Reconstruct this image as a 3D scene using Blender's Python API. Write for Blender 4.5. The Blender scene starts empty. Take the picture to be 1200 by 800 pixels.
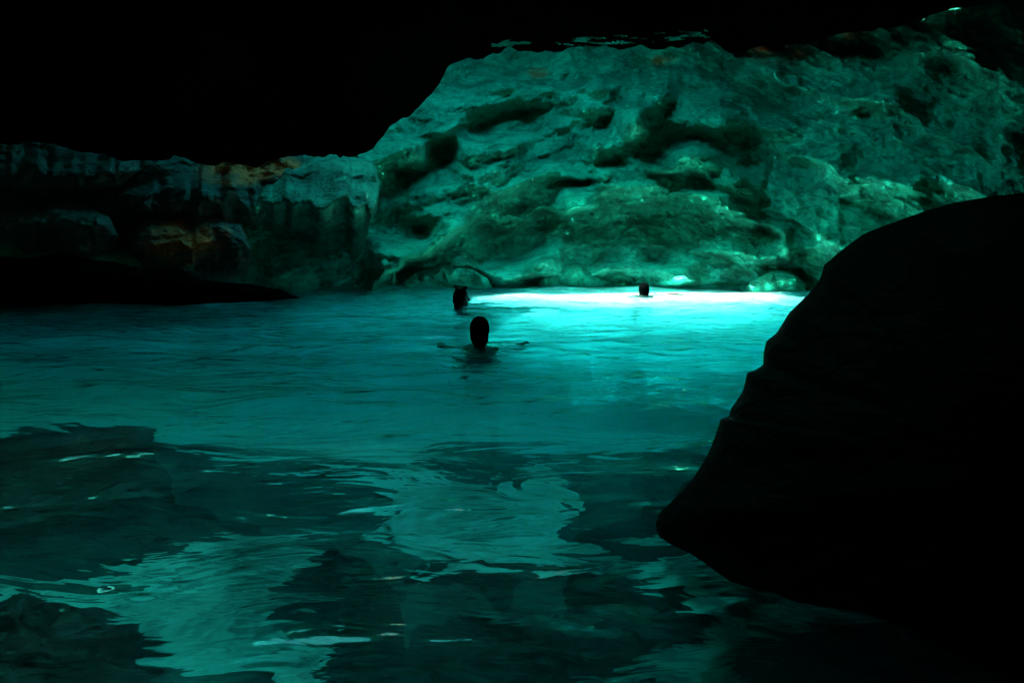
import bpy, bmesh, math, random
import numpy as np
from mathutils import Vector, Matrix
R = math.radians
sc = bpy.context.scene
C = sc.collection
random.seed(7)

# ------------------------------------------------------------------ camera
F = 942.0                      # focal length in pixels of a 1200 px wide frame
CAMH = 1.02
PITCH = math.atan(130.0 / F)
cam_data = bpy.data.cameras.new('camera')
cam_data.sensor_width = 36.0
cam_data.lens = F / 1200.0 * 36.0
cam_data.clip_start = 0.05
cam_data.clip_end = 500
cam = bpy.data.objects.new('camera', cam_data)
cam.location = (0, 0, CAMH)
cam.rotation_euler = (R(90) - PITCH, 0, 0)
C.objects.link(cam)
sc.camera = cam

# ------------------------------------------------------------------ light
SUN_EL, SUN_AZ = 66.0, -78.0    # the sun stands to the left beyond the far wall, azimuth from +Y towards +X
w = bpy.data.worlds.new('World'); sc.world = w; w.use_nodes = True
nt = w.node_tree; nt.nodes.clear()
wo = nt.nodes.new('ShaderNodeOutputWorld'); bg = nt.nodes.new('ShaderNodeBackground')
sky = nt.nodes.new('ShaderNodeTexSky'); sky.sky_type = 'NISHITA'; sky.sun_disc = False
sky.sun_elevation = R(SUN_EL); sky.sun_rotation = R(SUN_AZ)
sky.air_density = 1.0; sky.dust_density = 1.0
mul = nt.nodes.new('ShaderNodeMix'); mul.data_type = 'RGBA'; mul.blend_type = 'MULTIPLY'
mul.inputs['Factor'].default_value = 1.0
mul.inputs['B'].default_value = (0.09, 1.0, 0.68, 1)     # the blue-green cast of the whole place
nt.links.new(sky.outputs[0], mul.inputs['A']); nt.links.new(mul.outputs['Result'], bg.inputs[0])
bg.inputs[1].default_value = 0.15
nt.links.new(bg.outputs[0], wo.inputs[0])
sd = bpy.data.lights.new('sun', 'SUN'); sd.energy = 5.0; sd.angle = R(0.5); sd.color = (1.0, 0.97, 0.86)
sun = bpy.data.objects.new('sun', sd); C.objects.link(sun)
sdir = Vector((math.sin(R(SUN_AZ)) * math.cos(R(SUN_EL)), math.cos(R(SUN_AZ)) * math.cos(R(SUN_EL)), math.sin(R(SUN_EL))))
sun.rotation_euler = sdir.to_track_quat('Z', 'Y').to_euler()
sun.location = (0, 12, 20)

sc.view_settings.view_transform = 'Standard'
sc.view_settings.look = 'None'
sc.view_settings.exposure = 4.5
sc.view_settings.gamma = 1.0
sc.render.engine = 'CYCLES'
cy = sc.cycles
cy.use_denoising = True
cy.max_bounces = 14; cy.diffuse_bounces = 5; cy.glossy_bounces = 4; cy.transmission_bounces = 8
cy.transparent_max_bounces = 12; cy.volume_bounces = 3
cy.sample_clamp_indirect = 6.0
cy.use_adaptive_sampling = True

# ------------------------------------------------------------------ noise
rs = np.random.RandomState(11)
TAB = rs.rand(4096)
def _h(i, j, k):
    return TAB[(i * 73 + j * 1571 + k * 2909 + (i * j) % 977 * 13 + (k * i) % 631 * 7) & 4095]
def vnoise(x, y, z):
    xi, yi, zi = np.floor(x).astype(int), np.floor(y).astype(int), np.floor(z).astype(int)
    fx, fy, fz = x - xi, y - yi, z - zi
    fx = fx * fx * fx * (fx * (fx * 6 - 15) + 10); fy = fy * fy * fy * (fy * (fy * 6 - 15) + 10); fz = fz * fz * fz * (fz * (fz * 6 - 15) + 10)
    def L(a, b, t): return a + (b - a) * t
    r = L(L(L(_h(xi, yi, zi), _h(xi + 1, yi, zi), fx), L(_h(xi, yi + 1, zi), _h(xi + 1, yi + 1, zi), fx), fy),
          L(L(_h(xi, yi, zi + 1), _h(xi + 1, yi, zi + 1), fx), L(_h(xi, yi + 1, zi + 1), _h(xi + 1, yi + 1, zi + 1), fx), fy), fz)
    return r * 2 - 1
def fbm(x, y, z, o=5, g=0.5, l=2.03):
    s = 0; a = 1.0
    for n in range(o):
        s = s + a * vnoise(x + 17.3 * n, y + 9.1 * n, z + 5.7 * n); x = x * l; y = y * l; z = z * l; a *= g
    return s
def ridged(x, y, z, o=5, g=0.5, l=2.1):
    s = 0; a = 1.0
    for n in range(o):
        s = s + a * (1 - 2 * np.abs(vnoise(x + 7.7 * n, y + 3.1 * n, z + 1.9 * n))); x = x * l; y = y * l; z = z * l; a *= g
    return s

# ------------------------------------------------------------------ helpers
cp, sp = math.cos(PITCH), math.sin(PITCH)
def unproject(px, py, d):
    """photo pixel + distance along +Y  ->  world point (arrays allowed)"""
    a = (np.asarray(px, float) - 600) / F; b = (400 - np.asarray(py, float)) / F
    dy = cp + b * sp; dz = -sp + b * cp
    t = d / dy
    return a * t, dy * t, CAMH + dz * t

def mesh_obj(name, V, faces, mat, parent=None, smooth=True):
    me = bpy.data.meshes.new(name)
    V = np.asarray(V, np.float32)
    if isinstance(faces, np.ndarray):
        n = faces.shape[0]; k = faces.shape[1]
        me.vertices.add(len(V)); me.vertices.foreach_set('co', V.ravel())
        me.loops.add(n * k); me.loops.foreach_set('vertex_index', faces.astype(np.int32).ravel())
        me.polygons.add(n); me.polygons.foreach_set('loop_start', np.arange(0, n * k, k, dtype=np.int32))
        me.update(calc_edges=True)
    else:
        me.from_pydata(V.tolist(), [], faces)
    me.validate()
    if smooth: me.polygons.foreach_set('use_smooth', np.ones(len(me.polygons), bool))
    me.materials.append(mat)
    o = bpy.data.objects.new(name, me); C.objects.link(o)
    if parent: o.parent = parent
    return o
def grid_faces(nr, nc, wrap=False):
    i = np.arange(nr - 1)[:, None]; j = np.arange(nc if wrap else nc - 1)[None, :]
    j2 = (j + 1) % nc
    a = i * nc + j; b = i * nc + j2; c = (i + 1) * nc + j2; d = (i + 1) * nc + j
    return np.stack([a + 0 * b, b, c, d], -1).reshape(-1, 4)
def tag(o, label=None, cat=None, group=None, kind=None):
    if label: o['label'] = label
    if cat: o['category'] = cat
    if group: o['group'] = group
    if kind: o['kind'] = kind
    return o
def origin_to(o, p):
    p = Vector(p); o.data.transform(Matrix.Translation(-p)); o.location = p
def set_attr(o, name, vals):
    a = o.data.attributes.new(name, 'FLOAT', 'POINT'); a.data.foreach_set('value', np.asarray(vals, np.float32).ravel())

# ------------------------------------------------------------------ materials
def N(t, kind, **kw):
    n = t.nodes.new(kind)
    for k, v in kw.items(): setattr(n, k, v)
    return n
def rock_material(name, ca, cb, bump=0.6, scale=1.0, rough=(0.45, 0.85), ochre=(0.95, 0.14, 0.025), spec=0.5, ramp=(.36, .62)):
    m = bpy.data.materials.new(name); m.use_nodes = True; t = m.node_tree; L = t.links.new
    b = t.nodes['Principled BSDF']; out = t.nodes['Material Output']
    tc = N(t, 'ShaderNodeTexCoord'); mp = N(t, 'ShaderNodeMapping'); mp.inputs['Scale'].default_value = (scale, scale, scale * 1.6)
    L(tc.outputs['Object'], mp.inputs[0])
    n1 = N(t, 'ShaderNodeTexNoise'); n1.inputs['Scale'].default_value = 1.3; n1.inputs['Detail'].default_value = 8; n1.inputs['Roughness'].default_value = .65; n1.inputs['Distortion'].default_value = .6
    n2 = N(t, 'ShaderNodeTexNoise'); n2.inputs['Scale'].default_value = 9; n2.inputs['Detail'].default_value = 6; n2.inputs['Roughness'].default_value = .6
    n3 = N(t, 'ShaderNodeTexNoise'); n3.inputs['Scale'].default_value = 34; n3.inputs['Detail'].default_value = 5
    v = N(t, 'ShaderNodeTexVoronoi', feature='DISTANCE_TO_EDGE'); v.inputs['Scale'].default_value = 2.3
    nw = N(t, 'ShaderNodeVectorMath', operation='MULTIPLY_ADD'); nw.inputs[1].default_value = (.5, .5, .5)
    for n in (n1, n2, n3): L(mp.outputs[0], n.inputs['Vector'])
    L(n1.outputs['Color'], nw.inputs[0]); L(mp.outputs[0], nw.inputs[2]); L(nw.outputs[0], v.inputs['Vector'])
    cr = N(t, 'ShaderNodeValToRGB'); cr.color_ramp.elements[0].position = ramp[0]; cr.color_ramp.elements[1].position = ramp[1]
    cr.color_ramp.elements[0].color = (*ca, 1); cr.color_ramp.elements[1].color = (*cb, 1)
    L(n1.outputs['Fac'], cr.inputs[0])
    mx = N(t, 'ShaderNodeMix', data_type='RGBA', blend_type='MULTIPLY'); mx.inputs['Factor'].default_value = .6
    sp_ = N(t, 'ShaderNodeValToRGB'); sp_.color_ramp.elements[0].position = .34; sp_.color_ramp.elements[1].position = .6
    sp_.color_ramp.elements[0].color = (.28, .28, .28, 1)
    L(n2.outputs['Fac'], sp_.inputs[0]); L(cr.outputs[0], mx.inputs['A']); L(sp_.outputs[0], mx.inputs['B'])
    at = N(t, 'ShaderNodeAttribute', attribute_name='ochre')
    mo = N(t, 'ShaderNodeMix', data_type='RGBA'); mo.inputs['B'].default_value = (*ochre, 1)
    bl = N(t, 'ShaderNodeAttribute', attribute_name='lit_band'); mb = N(t, 'ShaderNodeMix', data_type='RGBA'); mb.inputs['B'].default_value = (.04, .65, .5, 1)
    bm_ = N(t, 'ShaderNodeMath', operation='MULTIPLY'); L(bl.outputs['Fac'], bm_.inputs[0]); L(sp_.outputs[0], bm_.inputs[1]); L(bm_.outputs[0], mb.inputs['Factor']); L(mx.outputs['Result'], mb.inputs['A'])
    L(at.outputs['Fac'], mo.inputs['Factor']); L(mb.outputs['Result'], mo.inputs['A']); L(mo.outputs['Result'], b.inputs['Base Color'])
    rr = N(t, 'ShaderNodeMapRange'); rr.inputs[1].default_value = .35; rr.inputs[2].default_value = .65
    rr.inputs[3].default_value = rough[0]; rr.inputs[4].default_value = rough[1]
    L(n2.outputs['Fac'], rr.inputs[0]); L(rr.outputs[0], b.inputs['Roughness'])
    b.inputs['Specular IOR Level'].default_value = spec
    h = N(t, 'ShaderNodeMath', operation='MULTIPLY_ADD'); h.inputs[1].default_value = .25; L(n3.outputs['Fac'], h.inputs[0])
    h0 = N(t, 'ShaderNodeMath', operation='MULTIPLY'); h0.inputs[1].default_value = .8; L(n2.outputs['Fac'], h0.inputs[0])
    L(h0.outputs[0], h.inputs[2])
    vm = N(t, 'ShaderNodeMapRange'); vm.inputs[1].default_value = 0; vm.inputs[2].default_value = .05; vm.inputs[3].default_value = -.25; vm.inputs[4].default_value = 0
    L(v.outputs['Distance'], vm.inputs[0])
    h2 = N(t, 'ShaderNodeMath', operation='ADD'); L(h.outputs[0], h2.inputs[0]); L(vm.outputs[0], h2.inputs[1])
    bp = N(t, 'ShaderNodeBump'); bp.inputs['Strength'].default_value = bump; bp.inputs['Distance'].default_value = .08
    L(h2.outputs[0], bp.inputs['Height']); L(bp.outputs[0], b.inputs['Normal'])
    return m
M = {}
M['wall'] = rock_material('teal_cast_limestone', (.003, .17, .11), (.006, .50, .33), rough=(.65, .95), spec=.25, bump=.9)  # blue-green cast of the light is partly put into this rock colour
M['left'] = rock_material('shade_dimmed_limestone', (.018, .05, .038), (.045, .12, .09), bump=.8)  # darker limestone: the dimness of the left side is in the colour
M['buttress'] = rock_material('shaded_streaked_limestone', (.003, .08, .055), (.006, .34, .23), bump=.9)  # streaky rock, darkened further to stand in for the shaded face
M['dark'] = rock_material('shade_black_rock', (.0004, .0009, .0009), (.0009, .0018, .0017), bump=.7, rough=(.6, .9), spec=.01)  # far darker than stone: the unlit silhouette is put into the colour
M['roof'] = rock_material('shade_black_roof', (.0005, .0008, .0008), (.0010, .0016, .0015), bump=.5, rough=(.8, 1.0), spec=.0)  # shade under the roof painted in as near-black rock
M['sub'] = rock_material('submerged_rock', (.001, .004, .004), (.004, .014, .014), bump=.5)
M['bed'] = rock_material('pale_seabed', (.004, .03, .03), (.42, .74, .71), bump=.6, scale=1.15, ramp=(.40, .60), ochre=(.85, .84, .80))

def water_material():
    m = bpy.data.materials.new('sea_water'); m.use_nodes = True; t = m.node_tree; L = t.links.new
    t.nodes.remove(t.nodes['Principled BSDF']); out = t.nodes['Material Output']
    tc = N(t, 'ShaderNodeTexCoord')
    hs = []
    for sc_, st, dist in (((.8, 1.5, 1), 1.7, 1.5), ((1.6, 3.6, 1), 2.6, 1.0)):
        mp = N(t, 'ShaderNodeMapping'); mp.inputs['Scale'].default_value = sc_
        L(tc.outputs['Object'], mp.inputs[0])
        n = N(t, 'ShaderNodeTexNoise'); n.inputs['Scale'].default_value = st; n.inputs['Detail'].default_value = 2; n.inputs['Distortion'].default_value = dist
        L(mp.outputs[0], n.inputs['Vector']); hs.append(n)
    a = N(t, 'ShaderNodeMath', operation='MULTIPLY_ADD'); a.inputs[1].default_value = .17
    L(hs[1].outputs['Fac'], a.inputs[0]); L(hs[0].outputs['Fac'], a.inputs[2])
    bp = N(t, 'ShaderNodeBump'); bp.inputs['Strength'].default_value = 1.0; bp.inputs['Distance'].default_value = .08
    L(a.outputs[0], bp.inputs['Height'])
    fr = N(t, 'ShaderNodeFresnel'); fr.inputs['IOR'].default_value = 1.33; L(bp.outputs[0], fr.inputs['Normal'])
    gl = N(t, 'ShaderNodeBsdfGlossy'); gl.inputs['Roughness'].default_value = .04; L(bp.outputs[0], gl.inputs['Normal'])
    rf = N(t, 'ShaderNodeBsdfRefraction'); rf.inputs['IOR'].default_value = 1.33; rf.inputs['Roughness'].default_value = .10; L(bp.outputs[0], rf.inputs['Normal'])
    tr = N(t, 'ShaderNodeBsdfTransparent')
    ms = N(t, 'ShaderNodeMixShader'); ms.inputs[0].default_value = .13; L(rf.outputs[0], ms.inputs[1]); L(tr.outputs[0], ms.inputs[2])
    m2 = N(t, 'ShaderNodeMixShader'); L(fr.outputs[0], m2.inputs[0]); L(ms.outputs[0], m2.inputs[1]); L(gl.outputs[0], m2.inputs[2])
    L(m2.outputs[0], out.inputs['Surface'])
    vs = N(t, 'ShaderNodeVolumeScatter'); vs.inputs['Color'].default_value = (.12, .88, .97, 1); vs.inputs['Density'].default_value = .09; vs.inputs['Anisotropy'].default_value = .2
    va = N(t, 'ShaderNodeVolumeAbsorption'); va.inputs['Color'].default_value = (.0, .955, .985, 1); va.inputs['Density'].default_value = .9
    ad = N(t, 'ShaderNodeAddShader'); L(vs.outputs[0], ad.inputs[0]); L(va.outputs[0], ad.inputs[1])
    L(ad.outputs[0], out.inputs['Volume'])
    return m
M['water'] = water_material()

# ------------------------------------------------------------------ far wall
def interp(x, pts):
    p = np.array(pts, float); return np.interp(x, p[:, 0], p[:, 1])
DW = [(-700, 7.5), (-200, 9.5), (0, 11.6), (150, 12.6), (280, 13.6), (420, 14.9), (600, 16.1), (760, 16.2), (940, 15.0), (1100, 12.6), (1250, 11.0), (1500, 8.8), (1900, 6.5)]
LEDGES = [  # lip line in the photo, protrusion in m, falloff above / below in px
    ([(400, 262), (430, 225), (470, 196), (520, 182), (600, 168), (700, 150), (770, 142)], 1.15, 75, 38),
    ([(420, 345), (470, 300), (500, 283), (560, 259), (620, 252), (690, 243), (760, 236), (810, 222), (880, 240)], 1.35, 55, 9),
    ([(480, 315), (540, 308), (600, 320), (660, 316), (720, 322), (800, 326), (900, 330)], .9, 26, 8),
    ([(740, 185), (800, 196), (860, 214), (920, 250), (960, 280), (1010, 300)], .6, 30, 10),
    ([(620, 212), (680, 206), (740, 204), (800, 190), (860, 182)], .40, 16, 7),
    ([(780, 232), (840, 240), (890, 262), (930, 300)], .5, 24, 9),
    ([(730, 140), (800, 146), (860, 140), (900, 150), (960, 160)], .55, 38, 12),
    ([(540, 118), (600, 112), (660, 108), (720, 96)], .40, 26, 8),
    ([(480, 158), (540, 148), (580, 140)], .25, 16, 6),
    ([(880, 96), (960, 104), (1030, 116), (1080, 130)], .4, 30, 12),
    ([(960, 190), (1020, 206), (1080, 215)], .5, 30, 14),
    ([(1060, 60), (1110, 56), (1150, 80)], .5, 22, 10),
    ([(820, 290), (880, 300), (950, 292), (1000, 302)], .55, 22, 7),
    ([(900, 170), (960, 186), (1000, 215), (1060, 240)], .45, 30, 12),
    ([(300, 240), (350, 226), (420, 205), (470, 170)], .5, 40, 18),
]
def wall_depth(u, v):
    wu = u + 14 * fbm(u / 60, v / 34, 0 * u + 3.3, 4); wv = v + 8 * fbm(u / 45, v / 25, 0 * u + 8.1, 4)
    base = interp(u, DW)
    hgt = np.clip((342 - v) / F * base, -1, 9)
    d = base + 0.42 * hgt + .03 * hgt * hgt
    prot = 0 * u
    for pl, A, ta, tb in LEDGES:
        e = interp(wu, pl); s = wv - e
        x0, x1 = pl[0][0], pl[-1][0]
        win = np.clip((wu - x0 + 25) / 50, 0, 1) * np.clip((x1 + 25 - wu) / 50, 0, 1)
        p = np.where(s < 0, np.exp(-(s / ta) ** 2 * 1.0 + s / ta * .6), np.exp(-(s / tb) ** 2))
        prot = prot + 1.75 * A * win * p * (.7 + .6 * vnoise(u / 38 + A * 9, v / 30, 0 * u + ta))
    d = d - prot
    X = (u - 600) / F * 15; Z = (342 - v) / F * 15
    q = Z + .42 * (np.sqrt((X - 2.4) ** 2 + .6) - .8)      # beds rise to the crown right of the middle and fall away again
    n = 0.95 * fbm(X * .45, q * .7, 0 * u + 1.5, 3) + .48 * ridged(X * .6, q * 1.3, .3 * Z + 2.5, 3, .45) + .13 * ridged(X * 1.9 + 4, q * 3.0, X * .2, 4, .6)
    n = n + .06 * ridged(X * 5, q * 7.5, Z, 4, .62) + .05 * np.clip(fbm(X * 1.6, q * 2.6, Z * 0 + 12, 3) * 3, -1, 1)
    k = np.clip((u - 200) / 120, .45, 1)
    return d - n * .55 * k

us = np.concatenate([np.arange(-900, 240, 8), np.arange(240, 1210, 1.7), np.arange(1210, 2000, 8)])
vs = np.concatenate([np.arange(-420, 30, 6), np.arange(30, 349, 1.5)])
U, V_ = np.meshgrid(us, vs)
D = wall_depth(U, V_)
X, Y, Z = unproject(U, V_, D)
rows = [np.stack([X, Y, Z], -1)]
last = rows[0][-1]
for k in range(1, 13):
    r = last.copy(); r[:, 2] = last[:, 2] - k * .3
    r[:, 1] += .12 * k + .1 * fbm(r[:, 0] * 1.5, r[:, 2] * 1.5, r[:, 0] * 0, 3)
    rows.append(r[None])
P = np.concatenate(rows, 0)
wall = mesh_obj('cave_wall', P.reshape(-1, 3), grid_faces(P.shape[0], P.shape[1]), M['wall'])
wall['kind'] = 'structure'
wx, wz = P.reshape(-1, 3)[:, 0], P.reshape(-1, 3)[:, 2]

# ochre seams close under the roof
def blobmask(uu, vv, spots):
    m = 0 * uu
    for (cx, cy_, rx, ry, a) in spots: m = np.maximum(m, a * np.clip(1.6 - 1.6 * np.sqrt(((uu - cx) / rx) ** 2 + ((vv - cy_) / ry) ** 2), 0, 1))
    return m
UU = np.concatenate([U.ravel(), np.tile(us, 12)]); VV = np.concatenate([V_.ravel(), np.full(12 * len(us), 400.)])
nm = .6 + .9 * vnoise(UU / 14, VV / 7, 0 * UU)
set_attr(wall, 'ochre', np.clip(blobmask(UU, VV, [(905, 62, 48, 14, .9), (1000, 40, 18, 8, .7), (630, 85, 16, 8, .8), (775, 72, 22, 8, .6), (290, 200, 60, 18, .8)]) * nm, 0, 1))

wv_ = P.reshape(-1, 3)
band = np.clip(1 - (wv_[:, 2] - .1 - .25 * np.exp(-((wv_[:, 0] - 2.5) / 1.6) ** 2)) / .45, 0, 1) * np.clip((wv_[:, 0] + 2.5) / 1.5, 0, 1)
set_attr(wall, 'lit_band', band * np.clip(.55 + 1.1 * vnoise(wv_[:, 0] * 3, wv_[:, 2] * 9, wv_[:, 1] * 2), 0, 1))  # lighter colour along the waterline paints the brightly lit shelf
# ------------------------------------------------------------------ roof with its lip and the opening behind it
LIP = [(-900, 150), (-200, 150), (0, 166), (60, 168), (110, 178), (160, 186), (230, 187), (300, 191), (345, 184), (400, 181), (432, 176), (455, 152), (480, 128), (508, 98), (530, 74), (550, 66), (600, 58), (680, 56), (760, 52), (850, 45), (940, 42), (1000, 36), (1050, 20), (1100, 8), (1150, -12), (1250, -40), (2200, -60)]
LD = 9.0
HOLE = (1.4, 13.6, 4.6, 3.3)            # centre x, y and half sizes of the opening in the roof
xs = np.concatenate([np.linspace(-16, -6, 30), np.linspace(-5.97, 6, 420), np.linspace(6.03, 16, 30)])
ys = np.concatenate([np.linspace(-9, 3.9, 60), np.linspace(3.93, 10.5, 330), np.linspace(10.6, 21, 90)])
GX, GY = np.meshgrid(xs, ys)
pu = 600 + GX / (LD / cp) * F * .985
pu = 600 + GX * F / (LD * cp + 0)
lv = interp(pu + 9 * fbm(GX * 2, GY * 0, GX * 0 + 1, 4) * np.clip((GY - 6.8) / 2, 0, 1), LIP) + 3.5 * fbm(GX * 4.5, GY * .6, GX * 0 + 7, 4, .6) * np.clip((GY - 7.4) / 1.4, 0, 1)
lz = unproject(pu, lv, LD)[2] + .04 * fbm(GX * 3, GY * .8, GX * 0, 4) 
t1 = np.clip((LD - GY) / 6.5, 0, 1); t1 = t1 * t1 * (3 - 2 * t1)
near = lz + (np.maximum(3.0, lz + .3) - lz) * t1
t2 = np.clip((GY - LD - .15) / 1.0, 0, 1); t2 = t2 * t2 * (3 - 2 * t2)
t3 = np.clip((GX - 3.4) / 1.5, 0, 1); t3 = t3 * t3 * (3 - 2 * t3)  # roof lowered out of view to shade the upper right wall
far = lz + (6.6 + .02 * (GY - 12) - 1.8 * t3 - lz) * t2
GZ = np.where(GY < LD, near, far) + .16 * fbm(GX * .7, GY * .7, GX * 0 + 4, 4) * np.clip(np.abs(GY - LD) / 1.5, 0, 1)
f = grid_faces(len(ys), len(xs))
fc = f.mean(1)
cxs = GX.ravel()[f].mean(1); cys = GY.ravel()[f].mean(1)
jit = .22 * fbm(cxs * 1.1, cys * 1.1, cxs * 0 + 2, 4) + .16 * fbm(cxs * 5, cys * 5, cxs * 0 + 6, 3)
OX, OY = -2.87, 0.61                       # where the sun enters, seen from where it lands on the water
ylo = OY + interp(cxs - OX, [(-1.2, 13.2), (-.6, 12.7), (.3, 12.1), (1.0, 11.7), (1.8, 11.5), (2.8, 11.8), (3.8, 12.1), (4.6, 12.8)]) + jit
yhi = OY + interp(cxs - OX, [(-1.2, 13.2), (0, 13.35), (1, 13.6), (2, 13.9), (4.2, 13.9), (4.6, 12.8)]) + jit * .3
hole1 = (cxs > OX - 1.2) & (cxs < OX + 4.6) & (cys > ylo) & (cys < yhi)
LIGHT_SHAFTS = [(-7.2, 1.2, 1.5, 2.3, 2), (-.25, 2.5, .80, 2.5, 4), (-2.5, 2.9, .75, 1.8, 4)]   # x, y, half sizes, squareness of unseen shafts added to light the near water
jj = .10 * fbm(cxs * 2.2, cys * 2.2, cxs * 0 + 2, 3)
fill_holes = np.zeros(len(cxs), bool)
for hx, hy, ha, hb, he in LIGHT_SHAFTS: fill_holes |= np.abs((cxs - hx) / ha) ** he + np.abs((cys - hy) / hb) ** he + jj < 1
bz = GZ.ravel()[f].mean(1)
dd = cys * cp - (bz - CAMH) * sp; pv = 400 - F * (cys * sp + (bz - CAMH) * cp) / dd; pq = 600 + F * cxs / dd
fars = np.where(cys > LD + .06, 70.0, 0.0)
gl_ = ((fbm(pq / 22, pv / 3.0, pq * 0 + 3, 3) > .22) | (fars > 0)) & (pq > 575) & (pq < 900) & (np.abs(pv - interp(pq, LIP) + 7) < 5 + fars)  # holes cut along the lip stand in for glints
seen = (cys > 2) & (cys < 11)
lx, ly = cxs - OX, cys - OY
dap = (fbm(lx * 4.5, ly * 7.0, lx * 0 + 5, 2) > .50 + .5 * np.clip((11.2 - ly) / 1.6, 0, 1) + .4 * np.clip((np.abs(lx - 2.2) - 1.8) / 1.5, 0, 1)) & (ly > 10.3) & (cys > 10.3) & (cys < 14) & (lx > .1) & (lx < 4.6)  # small roof gaps added to scatter sun dapples on the water
dap &= ~((np.abs(lx - 2.15) < .3) & (ly > 11.6))
keep = ~(hole1 | fill_holes | dap | (gl_ & seen))
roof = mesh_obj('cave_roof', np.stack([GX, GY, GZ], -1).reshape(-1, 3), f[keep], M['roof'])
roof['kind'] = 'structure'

gx, gy = np.meshgrid(np.linspace(-7, 7, 40), np.linspace(5.5, 10.7, 20))
cap = mesh_obj('sun_block_sheet', np.stack([gx, gy, 7.0 + .1 * fbm(gx, gy, gx * 0)], -1).reshape(-1, 3), grid_faces(20, 40), M['roof'])  # unseen sheet added to stop sun leaking through the lip holes
cap['kind'] = 'structure'
for hx, hy, ha, hb, he in LIGHT_SHAFTS:                 # added shaft tubes steer light down onto the near water
    th = np.linspace(0, 2 * math.pi, 160, endpoint=False)[None, :]; hz = np.linspace(1.9, 7.2, 60)[:, None]
    k = (np.abs(np.cos(th)) ** he + np.abs(np.sin(th)) ** he) ** (-1 / he)
    nx = np.cos(th) * k * ha * 1.06 + 0 * hz; ny = np.sin(th) * k * hb * 1.06 + 0 * hz; zz = hz + 0 * th
    rr_ = 1 + .05 * fbm(nx * 1.5, ny * 1.5, zz * 1.5, 4)
    lo = np.clip((zz - 1.9) / 1.0, 0, 1)           # buried start: the foot follows the roof's underside
    foot = interp(hy + ny, [(-2, 3.05), (2.4, 2.95), (9, 2.2)])
    zz = np.where(zz < foot, foot + .02, zz)
    o_ = mesh_obj('added_light_shaft', np.stack([hx + nx * rr_, hy + ny * rr_, zz], -1).reshape(-1, 3), grid_faces(60, 160, True), M['wall']); o_['kind'] = 'structure'

# side walls behind and beside the viewer, closing the cave
def side_wall(name, p0, p1, z0, z1):
    n = 120; m = 50
    s = np.linspace(0, 1, n); h = np.linspace(z0, z1, m)
    S, H = np.meshgrid(s, h)
    d = np.array(p1) - np.array(p0); nrm = np.array([d[1], -d[0]]) / np.hypot(*d)
    off = .5 * fbm(S * n * .08, H * .6, S * 0 + len(name), 4)
    PX = p0[0] + d[0] * S + nrm[0] * off; PY = p0[1] + d[1] * S + nrm[1] * off
    o = mesh_obj(name, np.stack([PX, PY, H], -1).reshape(-1, 3), grid_faces(m, n), M['dark'])
    o['kind'] = 'structure'; return o
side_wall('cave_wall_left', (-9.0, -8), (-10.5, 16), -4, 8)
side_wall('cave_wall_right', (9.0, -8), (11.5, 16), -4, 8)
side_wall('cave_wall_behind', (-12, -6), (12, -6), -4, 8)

# ------------------------------------------------------------------ seabed
xs = np.linspace(-12, 13, 300); ys = np.concatenate([np.linspace(-6.5, 6, 200), np.linspace(6.1, 18, 90)])
GX, GY = np.meshgrid(xs, ys)
dep = interp(GY, [(-7, -.7), (1, -.62), (3, -.75), (5, -1.1), (8, -1.45), (14, -1.3), (18, -1.2)])
sh = np.exp(-(((GX - 2.3) / 2.9) ** 2 + ((GY - 13.7) / 1.9) ** 2) ** 2)   # shoal added and paled so the sunlit water reads white
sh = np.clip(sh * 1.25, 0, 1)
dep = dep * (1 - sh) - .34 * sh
GZ = dep + (1 - .7 * sh) * .2 * fbm(GX * .9, GY * .9, GX * 0 + 9, 5) + .06 * (1 - .7 * sh) * ridged(GX * 2, GY * 2, GX * 0, 3)
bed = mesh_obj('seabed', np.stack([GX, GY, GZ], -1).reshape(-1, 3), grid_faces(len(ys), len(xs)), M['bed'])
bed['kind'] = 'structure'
set_attr(bed, 'ochre', np.clip(np.maximum(sh * 1.2, .75 * np.clip((GY - 3.6 + fbm(GX, GY, GX * 0, 3)) / 1.2, 0, 1)), 0, 1))  # near-white on shoal and mid floor brightens the water above

# ------------------------------------------------------------------ water body
def wave(x, y):
    wx_ = x + .25 * fbm(x * .8, y * .8, x * 0 + 1, 2); wy = y + .25 * fbm(x * .8, y * .8, x * 0 + 5, 2)
    h = .020 * vnoise(wx_ * 1.7 + 8, wy * 2.6, x * 0 + 7) + .036 * vnoise(wx_ * .55, wy * 1.3, x * 0 + 1) + .022 * vnoise(wx_ * 1.3 + 3, wy * 3.0, x * 0 + 2) + .008 * vnoise(wx_ * 3.2, wy * 6.5, x * 0 + 3)
    for (sx, sy, a) in ((-.285, 7.0, .012), (-.67, 10.6, .012), (2.05, 12.5, .010)):
        r = np.hypot(x - sx, y - sy) + .05 * vnoise(x * 4, y * 4, x * 0); h = h + a * np.cos(r * 21) * np.exp(-r / .45)
    return h
xs = np.linspace(-12.5, 13.5, 420)
ys = np.concatenate([np.linspace(-6.8, .5, 20), np.linspace(.6, 6, 240), np.linspace(6.05, 19, 240)])
GX, GY = np.meshgrid(xs, ys)
TZ = wave(GX, GY)
nr, nc = GX.shape
top = np.stack([GX, GY, TZ], -1).reshape(-1, 3)
Vb = top.tolist(); base = len(Vb)
ring = [j for j in range(nc)] + [i * nc + nc - 1 for i in range(1, nr)] + [(nr - 1) * nc + j for j in range(nc - 2, -1, -1)] + [i * nc for i in range(nr - 2, 0, -1)]
for r in ring: Vb.append([top[r][0], top[r][1], -3.6])
fs = grid_faces(nr, nc)
fl = [tuple(int(c) for c in q) for q in fs]
n = len(ring)
for i in range(n):
    j = (i + 1) % n
    fl.append((ring[i], base + i, base + j, ring[j]))
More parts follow.
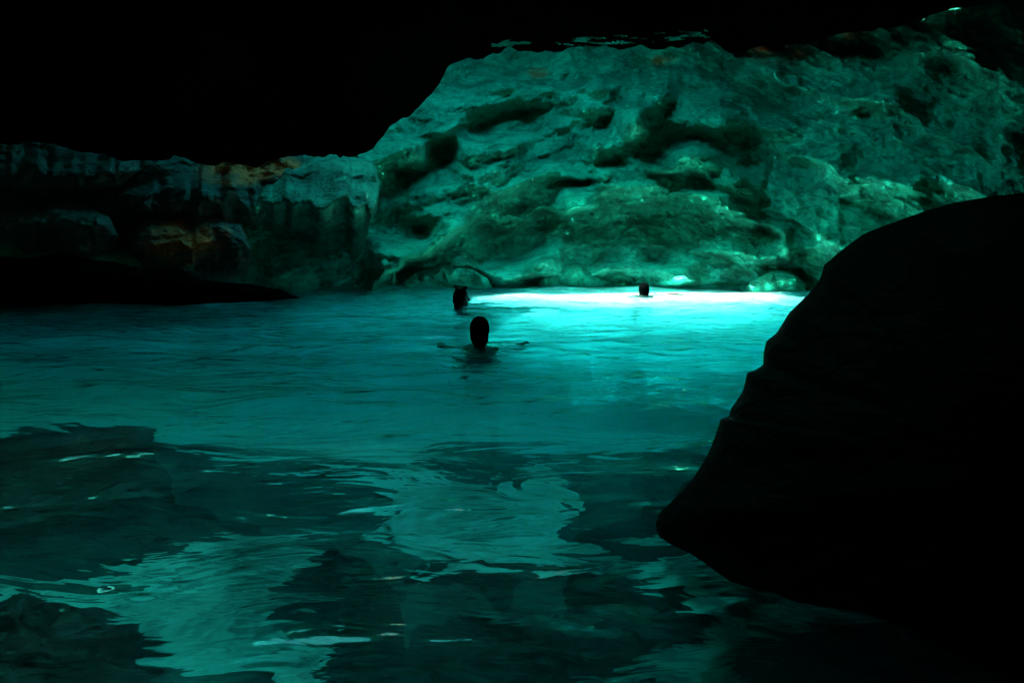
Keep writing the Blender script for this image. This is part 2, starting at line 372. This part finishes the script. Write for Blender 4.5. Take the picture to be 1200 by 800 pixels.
fl.append(tuple(base + i for i in range(n - 1, -1, -1)))
sea = mesh_obj('sea_water', np.array(Vb), fl, M['water'])
sea['kind'] = 'structure'

# ------------------------------------------------------------------ rocks traced as outlines and given their own depth and thickness
def rock(name, outline, dist, thick, mat, label=None, cat='rock', rough=.05, freq=1.6, group=None, seed=0, rings=44, seg=260, ochre=None, edge=.5, lean=0.0, knee=None, under=0.0):
    o = np.array(outline, float)
    q = np.concatenate([o, o[:1]]); s = np.concatenate([[0], np.cumsum(np.hypot(*np.diff(q, axis=0).T))])
    ss = np.linspace(0, s[-1], seg, endpoint=False)
    ox = np.interp(ss, s, q[:, 0]); oy = np.interp(ss, s, q[:, 1])
    cx, cy_ = ox.mean(), oy.mean()
    allp = []; uvs = []
    for side in (-1, 1):
        ts = np.linspace(0, 1, rings) if side < 0 else np.linspace(1, 0, rings)[1:]
        for t in ts:
            r = math.sin(t * math.pi / 2)
            bulge = math.cos(t * math.pi / 2) ** edge
            px = cx + (ox - cx) * r; py = cy_ + (oy - cy_) * r
            d = dist + side * thick * bulge * (.5 if side < 0 else .9) + lean * (cy_ - py) / F * dist
            if knee is not None:
                kn = knee + 9 * vnoise(px / 21 + seed, px * 0 + t * 1.5, px * 0) + 4 * vnoise(px / 7 + seed, px * 0, px * 0)
                d = d - lean * (cy_ - py) / F * dist + lean * np.clip(kn - py, 0, 999) / F * dist + under * (1 - np.exp(-np.clip(py - kn, 0, 999) / 26.))
            x, y, z = unproject(px, py, d)
            allp.append(np.stack([x, y, z], -1)); uvs.append(np.stack([px, py], -1))
    P = np.stack(allp); UV = np.stack(uvs).reshape(-1, 2)
    p = P.reshape(-1, 3)
    c = p.mean(0); dr = p - c; ln = np.linalg.norm(dr, axis=1, keepdims=True) + 1e-6
    a = p * freq + seed * 3.7
    nz = rough * (1.2 * fbm(a[:, 0], a[:, 1], a[:, 2], 5, .52) + .5 * ridged(a[:, 0] * 1.4, a[:, 1] * 1.4, a[:, 2] * 2.2, 4))
    # move mostly along the line of sight: the traced outline keeps its shape
    vd = p - np.array([0, 0, CAMH]); vd /= np.linalg.norm(vd, axis=1, keepdims=True)
    p = p + vd * nz[:, None] + dr / ln * nz[:, None] * .22
    ob = mesh_obj(name, p, grid_faces(P.shape[0], P.shape[1], True), mat)
    if ochre is not None:
        k = np.clip(.7 + .8 * vnoise(UV[:, 0] / 16, UV[:, 1] / 9, UV[:, 0] * 0), 0, 1.3)
        set_attr(ob, 'ochre', np.clip(blobmask(UV[:, 0], UV[:, 1], ochre) * k, 0, 1))
    origin_to(ob, (c[0], c[1], p[:, 2].min()))
    tag(ob, label, cat, group)
    return ob

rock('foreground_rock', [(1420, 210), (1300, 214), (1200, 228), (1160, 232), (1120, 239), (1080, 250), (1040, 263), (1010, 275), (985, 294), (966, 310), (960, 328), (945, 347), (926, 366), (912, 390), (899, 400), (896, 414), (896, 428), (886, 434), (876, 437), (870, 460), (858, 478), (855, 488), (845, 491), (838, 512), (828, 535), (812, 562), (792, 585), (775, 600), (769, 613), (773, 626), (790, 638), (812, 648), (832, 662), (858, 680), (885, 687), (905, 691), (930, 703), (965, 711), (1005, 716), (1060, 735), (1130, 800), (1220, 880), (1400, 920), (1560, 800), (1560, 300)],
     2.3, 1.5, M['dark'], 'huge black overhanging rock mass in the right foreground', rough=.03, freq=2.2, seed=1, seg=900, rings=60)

rock('rock_buttress', [(276, 262), (284, 246), (300, 232), (318, 206), (340, 188), (375, 183), (410, 184), (436, 190), (444, 215), (440, 245), (430, 262), (424, 290), (420, 318), (404, 338), (380, 350), (330, 356), (300, 348), (286, 320), (278, 290)],
     13.0, 1.6, M['buttress'], 'big rounded rock buttress with bright top and dark streaked face left of the pale wall', rough=.2, freq=1.1, seed=2, lean=1.5, knee=240, under=2.4)

LB = 'boulders along the far waterline'
rock('boulder', [(404, 346), (420, 322), (436, 305), (455, 299), (462, 306), (463, 345)], 14.4, .8, M['wall'], 'dark upright boulder with a pale rim beside the rounded buttress', rough=.09, group=LB, seed=3, seg=160, rings=24, lean=1.1, knee=303, under=.7)
rock('boulder', [(470, 344), (474, 328), (492, 318), (520, 312), (552, 315), (572, 326), (582, 344)], 14.9, 1.0, M['wall'], 'low rounded boulder with dark front at the waterline behind the second swimmer', rough=.1, group=LB, seed=4, seg=160, rings=24, lean=1.6, knee=321, under=.6)
rock('boulder', [(618, 344), (632, 326), (655, 314), (675, 309), (690, 313), (706, 328), (712, 344)], 15.2, 1.0, M['wall'], 'peaked boulder with a smooth face left of the farthest swimmer', rough=.1, group=LB, seed=5, seg=160, rings=24, lean=1.6, knee=321, under=.5)
rock('boulder', [(868, 350), (880, 330), (905, 318), (925, 320), (944, 332), (950, 352)], 14.2, .8, M['wall'], 'ribbed boulder at the waterline next to the black foreground rock', rough=.12, group=LB, seed=6, seg=160, rings=24, lean=1.2, knee=326, under=.5)

# dim rocks on the left
LG = 'dim rocks along the left side of the cave'
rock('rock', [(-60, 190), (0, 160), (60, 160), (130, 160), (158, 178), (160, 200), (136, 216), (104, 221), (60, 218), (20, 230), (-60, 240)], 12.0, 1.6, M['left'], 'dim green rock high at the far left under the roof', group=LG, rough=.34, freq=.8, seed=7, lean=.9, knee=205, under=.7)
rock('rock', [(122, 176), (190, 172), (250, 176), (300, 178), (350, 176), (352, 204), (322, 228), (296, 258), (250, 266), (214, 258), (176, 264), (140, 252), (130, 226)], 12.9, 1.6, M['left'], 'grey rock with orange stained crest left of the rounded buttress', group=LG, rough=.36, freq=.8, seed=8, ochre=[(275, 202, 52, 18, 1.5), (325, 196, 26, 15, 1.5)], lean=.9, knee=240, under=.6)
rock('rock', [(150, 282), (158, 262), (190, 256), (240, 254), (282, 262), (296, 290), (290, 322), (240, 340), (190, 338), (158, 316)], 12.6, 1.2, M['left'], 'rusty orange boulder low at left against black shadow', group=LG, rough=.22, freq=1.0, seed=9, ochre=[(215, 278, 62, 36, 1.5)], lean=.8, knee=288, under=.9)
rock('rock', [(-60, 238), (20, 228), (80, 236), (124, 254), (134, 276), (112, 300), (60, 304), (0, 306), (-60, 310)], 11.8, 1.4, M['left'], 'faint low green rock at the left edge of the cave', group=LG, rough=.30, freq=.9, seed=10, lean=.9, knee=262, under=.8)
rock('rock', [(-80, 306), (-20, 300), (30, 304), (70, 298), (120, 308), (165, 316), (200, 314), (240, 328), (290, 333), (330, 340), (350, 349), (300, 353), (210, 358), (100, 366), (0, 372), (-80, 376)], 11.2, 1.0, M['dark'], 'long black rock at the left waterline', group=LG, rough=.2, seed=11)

# ------------------------------------------------------------------ rocks under the surface
SG = 'dark rocks under the water'
def submerged(cx, cy_, zt, rx, ry, rz, label, seed, rot=0, mat='sub'):
    nr_, nc_ = 44, 80
    th = np.linspace(0, math.pi, nr_)[:, None]; ph = np.linspace(0, 2 * math.pi, nc_, endpoint=False)[None, :]
    x = np.sin(th) * np.cos(ph); y = np.sin(th) * np.sin(ph); z = np.cos(th) + 0 * ph
    k = 1 + .36 * fbm(x * 1.3 + seed, y * 1.3, z * 1.3, 4, .5) + .08 * ridged(x * 3 + seed, y * 3, z * 3, 3)
    fl_ = 1.45 - .45 * z; x, y, z = x * k * rx * fl_ * .68, y * k * ry * fl_ * .68, z * k * rz
    c, s = math.cos(R(rot)), math.sin(R(rot))
    x, y = x * c - y * s, x * s + y * c
    o = mesh_obj('submerged_rock', np.stack([x, y, z], -1).reshape(-1, 3), grid_faces(nr_, nc_, True), M[mat])
    o.location = (cx, cy_, zt - rz)
    tag(o, label, 'rock', SG)
    return o
submerged(-2.45, 3.8, -.14, 1.45, .80, .5, 'broad black submerged rock on the left just under the surface', 1)
submerged(.05, 2.65, -.34, .75, .40, .5, 'wide dark submerged rock in the lower middle of the water', 2, 10)
submerged(-.62, 2.85, -.28, .24, .14, .4, 'small dark submerged rock left of the wide one in the lower middle', 3)
submerged(-1.40, 2.15, -.2, .5, .28, .5, 'dark submerged rock in the bottom left corner', 4)
submerged(.85, 4.0, -.45, .6, .45, .4, 'greenish submerged rock reaching towards the black foreground rock', 5)
submerged(1.35, 2.3, -.45, .6, .5, .5, 'added dark submerged rock deepening the dim corner beneath the black foreground rock', 8)  # rock added to darken the dimly lit bed at lower right
submerged(-.15, 4.5, -.85, .6, .4, .35, 'deep blue dark submerged rock in the middle of the water', 6)

# ------------------------------------------------------------------ swimmers
def flat(name, col, rough, spec=.5):
    m = bpy.data.materials.new(name); m.use_nodes = True; t = m.node_tree; b = t.nodes['Principled BSDF']
    n = N(t, 'ShaderNodeTexNoise'); n.inputs['Scale'].default_value = 60; n.inputs['Detail'].default_value = 4
    tc = N(t, 'ShaderNodeTexCoord'); t.links.new(tc.outputs['Object'], n.inputs['Vector'])
    c = N(t, 'ShaderNodeValToRGB'); c.color_ramp.elements[0].position = .3; c.color_ramp.elements[1].position = .7
    c.color_ramp.elements[0].color = tuple(x * .7 for x in col) + (1,); c.color_ramp.elements[1].color = tuple(col) + (1,)
    t.links.new(n.outputs['Fac'], c.inputs[0]); t.links.new(c.outputs[0], b.inputs['Base Color'])
    bp = N(t, 'ShaderNodeBump'); bp.inputs['Distance'].default_value = .002; t.links.new(n.outputs['Fac'], bp.inputs['Height']); t.links.new(bp.outputs[0], b.inputs['Normal'])
    b.inputs['Roughness'].default_value = rough; b.inputs['Specular IOR Level'].default_value = spec
    return m
M['skin'] = flat('wet_skin', (.06, .045, .036), .5)
M['hair'] = flat('wet_hair', (.0004, .0009, .0009), .8, .0)
M['trunks'] = flat('swim_trunks', (.02, .03, .06), .7)

class Soup:
    def __init__(self): self.v = []; self.f = []
    def add(self, P, nr, nc):
        b = len(self.v); self.v += P
        for i in range(nr - 1):
            for j in range(nc):
                k = (j + 1) % nc
                self.f.append((b + i * nc + j, b + i * nc + k, b + (i + 1) * nc + k, b + (i + 1) * nc + j))
        self.f.append(tuple(b + j for j in range(nc - 1, -1, -1))); self.f.append(tuple(b + (nr - 1) * nc + j for j in range(nc)))
def ell(bm, c, r, rot=None, seg=16):
    P = []; nr = seg // 2 + 2
    for i in range(nr):
        t = math.pi * (.02 + .96 * i / (nr - 1)); st, ct = math.sin(t), -math.cos(t)
        for j in range(seg):
            p = 2 * math.pi * j / seg; P.append((c[0] + r[0] * st * math.cos(p), c[1] + r[1] * st * math.sin(p), c[2] + r[2] * ct))
    bm.add(P, nr, seg)
def limb(bm, pts):
    """tapered limb through (point, radius) joints"""
    for (a, ra), (b, rb) in zip(pts[:-1], pts[1:]):
        a, b = Vector(a), Vector(b); q = (b - a).to_track_quat('Z', 'Y')
        P = [tuple(o + q @ Vector((r * math.cos(.5236 * j), r * math.sin(.5236 * j), 0))) for o, r in ((a, ra), (b, rb)) for j in range(12)]
        bm.add(P, 2, 12)
    for p, r in pts: ell(bm, p, (r, r, r), seg=12)
def fuse(name, bm, mat, voxel, parent=None, iters=3):
    me = bpy.data.meshes.new(name + '_raw'); me.from_pydata(bm.v, [], bm.f)
    o = bpy.data.objects.new(name, me); C.objects.link(o)
    r = o.modifiers.new('r', 'REMESH'); r.mode = 'VOXEL'; r.voxel_size = voxel
    k = o.modifiers.new('s', 'SMOOTH'); k.iterations = iters; k.factor = .5
    dg = bpy.context.evaluated_depsgraph_get(); m2 = bpy.data.meshes.new_from_object(o.evaluated_get(dg))
    o.modifiers.clear(); o.data = m2; bpy.data.meshes.remove(me)
    m2.name = name; m2.materials.clear(); m2.materials.append(mat)
    m2.polygons.foreach_set('use_smooth', np.ones(len(m2.polygons), bool))
    if parent: o.parent = parent
    return o
def hand(bm, wrist, fwd, side, up):
    """palm with five unequal, slightly curled fingers; fwd, side (towards the thumb) and up are unit axes"""
    w_, f_, s_, u_ = Vector(wrist), Vector(fwd).normalized(), Vector(side).normalized(), Vector(up).normalized()
    for k in range(4):
        q = s_ * (.030 - .020 * k)
        limb(bm, [(w_ + q * .6 + f_ * .01, .016), (w_ + q + f_ * .085, .013)])
        ln = (.072, .082, .076, .060)[k]
        a = w_ + q * 1.15 + f_ * .088; b = a + f_ * ln * .45 + u_ * -.004; c = b + f_ * ln * .32 - u_ * .012; d = c + f_ * ln * .22 - u_ * .016
        limb(bm, [(a, .0105), (b, .0095), (c, .0085), (d, .0075)])
    a = w_ + s_ * .026 + f_ * .022; b = a + s_ * .030 + f_ * .026 - u_ * .006; c = b + s_ * .018 + f_ * .032 - u_ * .006
    limb(bm, [(a, .015), (b, .0125), (c, .010)])

def swimmer(loc, rz, scale, crown, arms, hair_kind, label):
    """stands upright in the water facing +Y; crown = height of the top of the head over the water"""
    root = bpy.data.objects.new('person', None); C.objects.link(root)
    tag(root, label, 'person', 'people swimming in the cave')
    bm = Soup(); # body measured from the crown down
    H = lambda x, y, v: (x, y, v - 1.72)
    ell(bm, H(0, 0, 1.625), (.073, .092, .098)); ell(bm, H(0, .018, 1.565), (.058, .072, .072))     # skull, jaw
    limb(bm, [(H(0, .062, 1.515), .026), (H(0, .075, 1.520), .020)])                                  # chin
    limb(bm, [(H(0, .092, 1.615), .009), (H(0, .112, 1.578), .013)])                                  # nose
    ell(bm, H(0, .088, 1.545), (.024, .010, .007)); ell(bm, H(0, .086, 1.535), (.021, .010, .007))    # lips
    for s in (-1, 1):
        ell(bm, H(.030 * s, .082, 1.617), (.013, .010, .009), seg=12)                                 # eyes
        limb(bm, [(H(.012 * s, .090, 1.636), .007), (H(.046 * s, .078, 1.636), .006)])                # brows
        ell(bm, H(.077 * s, -.004, 1.598), (.008, .018, .032), seg=14)                                # ears
        limb(bm, [(H(.03 * s, -.005, 1.46), .035), (H(.10 * s, -.015, 1.43), .036), (H(.175 * s, 0, 1.41), .052)])   # trapezius, shoulder
    limb(bm, [(H(0, -.004, 1.56), .058), (H(0, -.012, 1.48), .056), (H(0, -.015, 1.42), .066)])       # neck
    ell(bm, H(0, -.005, 1.28), (.170, .105, .20)); ell(bm, H(0, 0, 1.08), (.140, .095, .19)); ell(bm, H(0, 0, .93), (.160, .11, .13))
    for s, (elbow, wrist, fwd, side) in zip((-1, 1), arms):
        limb(bm, [(H(.185 * s, 0, 1.395), .050), (H(*elbow), .038), (H(*wrist), .026)])
        hand(bm, H(*wrist), fwd, side, (0, 0, 1))
        limb(bm, [(H(.085 * s, 0, .90), .082), (H(.16 * s, .34 + .05 * s, .84), .056), (H(.15 * s, .22 + .08 * s, .48), .036)])
        limb(bm, [(H(.15 * s, .21 + .08 * s, .46), .034), (H(.155 * s, .28 + .08 * s, .38), .026), (H(.155 * s, .36 + .08 * s, .35), .020)])
    body = fuse('body', bm, M['skin'], .007, root)
    # hair
    bm = Soup()
    ell(bm, H(0, -.012, 1.640), (.085, .102, .098), seg=28); ell(bm, H(0, -.040, 1.585), (.076, .066, .085), seg=24)
    if hair_kind == 'long':
        limb(bm, [(H(0, -.045, 1.56), .066), (H(0, -.050, 1.48), .048), (H(0, -.050, 1.42), .030)])
    if hair_kind == 'tufts':
        limb(bm, [(H(0, -.045, 1.56), .060), (H(0, -.055, 1.49), .046)])
        limb(bm, [(H(0, -.055, 1.70), .018), (H(0, -.070, 1.745), .012), (H(.004, -.084, 1.782), .008)])
        limb(bm, [(H(0, .020, 1.705), .030), (H(0, .048, 1.745), .026), (H(.004, .068, 1.757), .018)])
    for k in range(70):                                     # locks that break up the outline
        a = random.uniform(-1.9, 1.9) - math.pi / 2; v = random.uniform(1.50, 1.68)
        rr = math.sqrt(max(0, 1 - ((v - 1.62) / .13) ** 2))
        p = (math.cos(a) * .078 * rr, math.sin(a) * .094 * rr - .014, v)
        limb(bm, [(H(*p), .010), (H(p[0] * 1.03, p[1] * 1.03 - .003, v - .04), .006)])
    hair = fuse('hair', bm, M['hair'], .006, root, 2)
    # hair stays off the face: drop what lies before the hairline
    b2 = bmesh.new(); b2.from_mesh(hair.data)
    bmesh.ops.delete(b2, geom=[v for v in b2.verts if v.co.y > .045 and v.co.z < 1.665 - 1.72], context='VERTS')
    b2.to_mesh(hair.data); b2.free()
    bm = Soup()
    ell(bm, H(0, 0, .95), (.168, .120, .13))
    for s in (-1, 1): limb(bm, [(H(.088 * s, .005, .88), .094), (H(.115 * s, .13 + .02 * s, .82), .088)])
    fuse('swim_trunks', bm, M['trunks'], .012, root)
    root.scale = (scale,) * 3; root.rotation_euler = (0, 0, R(rz)); root.location = (loc[0], loc[1], crown)
    return root
def arm(o, l, r):        # arm joints given relative to the water level o
    return [tuple((p[0], p[1], p[2] + o) if k < 2 else p for k, p in enumerate(q)) for q in (l, r)]
swimmer((-.285, 7.0), 6, 1.0, .262, arm(1.458, ((-.33, .10, -.04), (-.34, .34, -.07), (.2, 1, -.05), (1, -.2, 0)),
                                    ((.36, -.02, .0), (.44, .20, .0), (.5, 1, -.15), (-1, .4, 0))), 'long', 'nearest swimmer, dark head and bare shoulders from behind, one arm spread right')
swimmer((-.67, 10.6), -78, .98, .242, arm(1.473, ((-.40, .10, -.03), (-.50, .30, -.03), (-.3, 1, 0), (1, .3, 0)),
                                      ((.34, .22, -.03), (.30, .46, -.02), (0, 1, 0), (-1, 0, 0))), 'tufts', 'middle swimmer with two small tufts on top of the hair, face turned to the right')
swimmer((2.05, 12.5), 8, .95, .205, arm(1.504, ((-.38, -.04, .025), (-.36, -.24, .025), (.1, -1, -.1), (1, 0, 0)),
                                   ((.40, .0, .025), (.60, .08, .025), (1, .4, -.1), (-.4, 1, 0))), 'short', 'farthest swimmer by the bright white water with both arms spread wide')
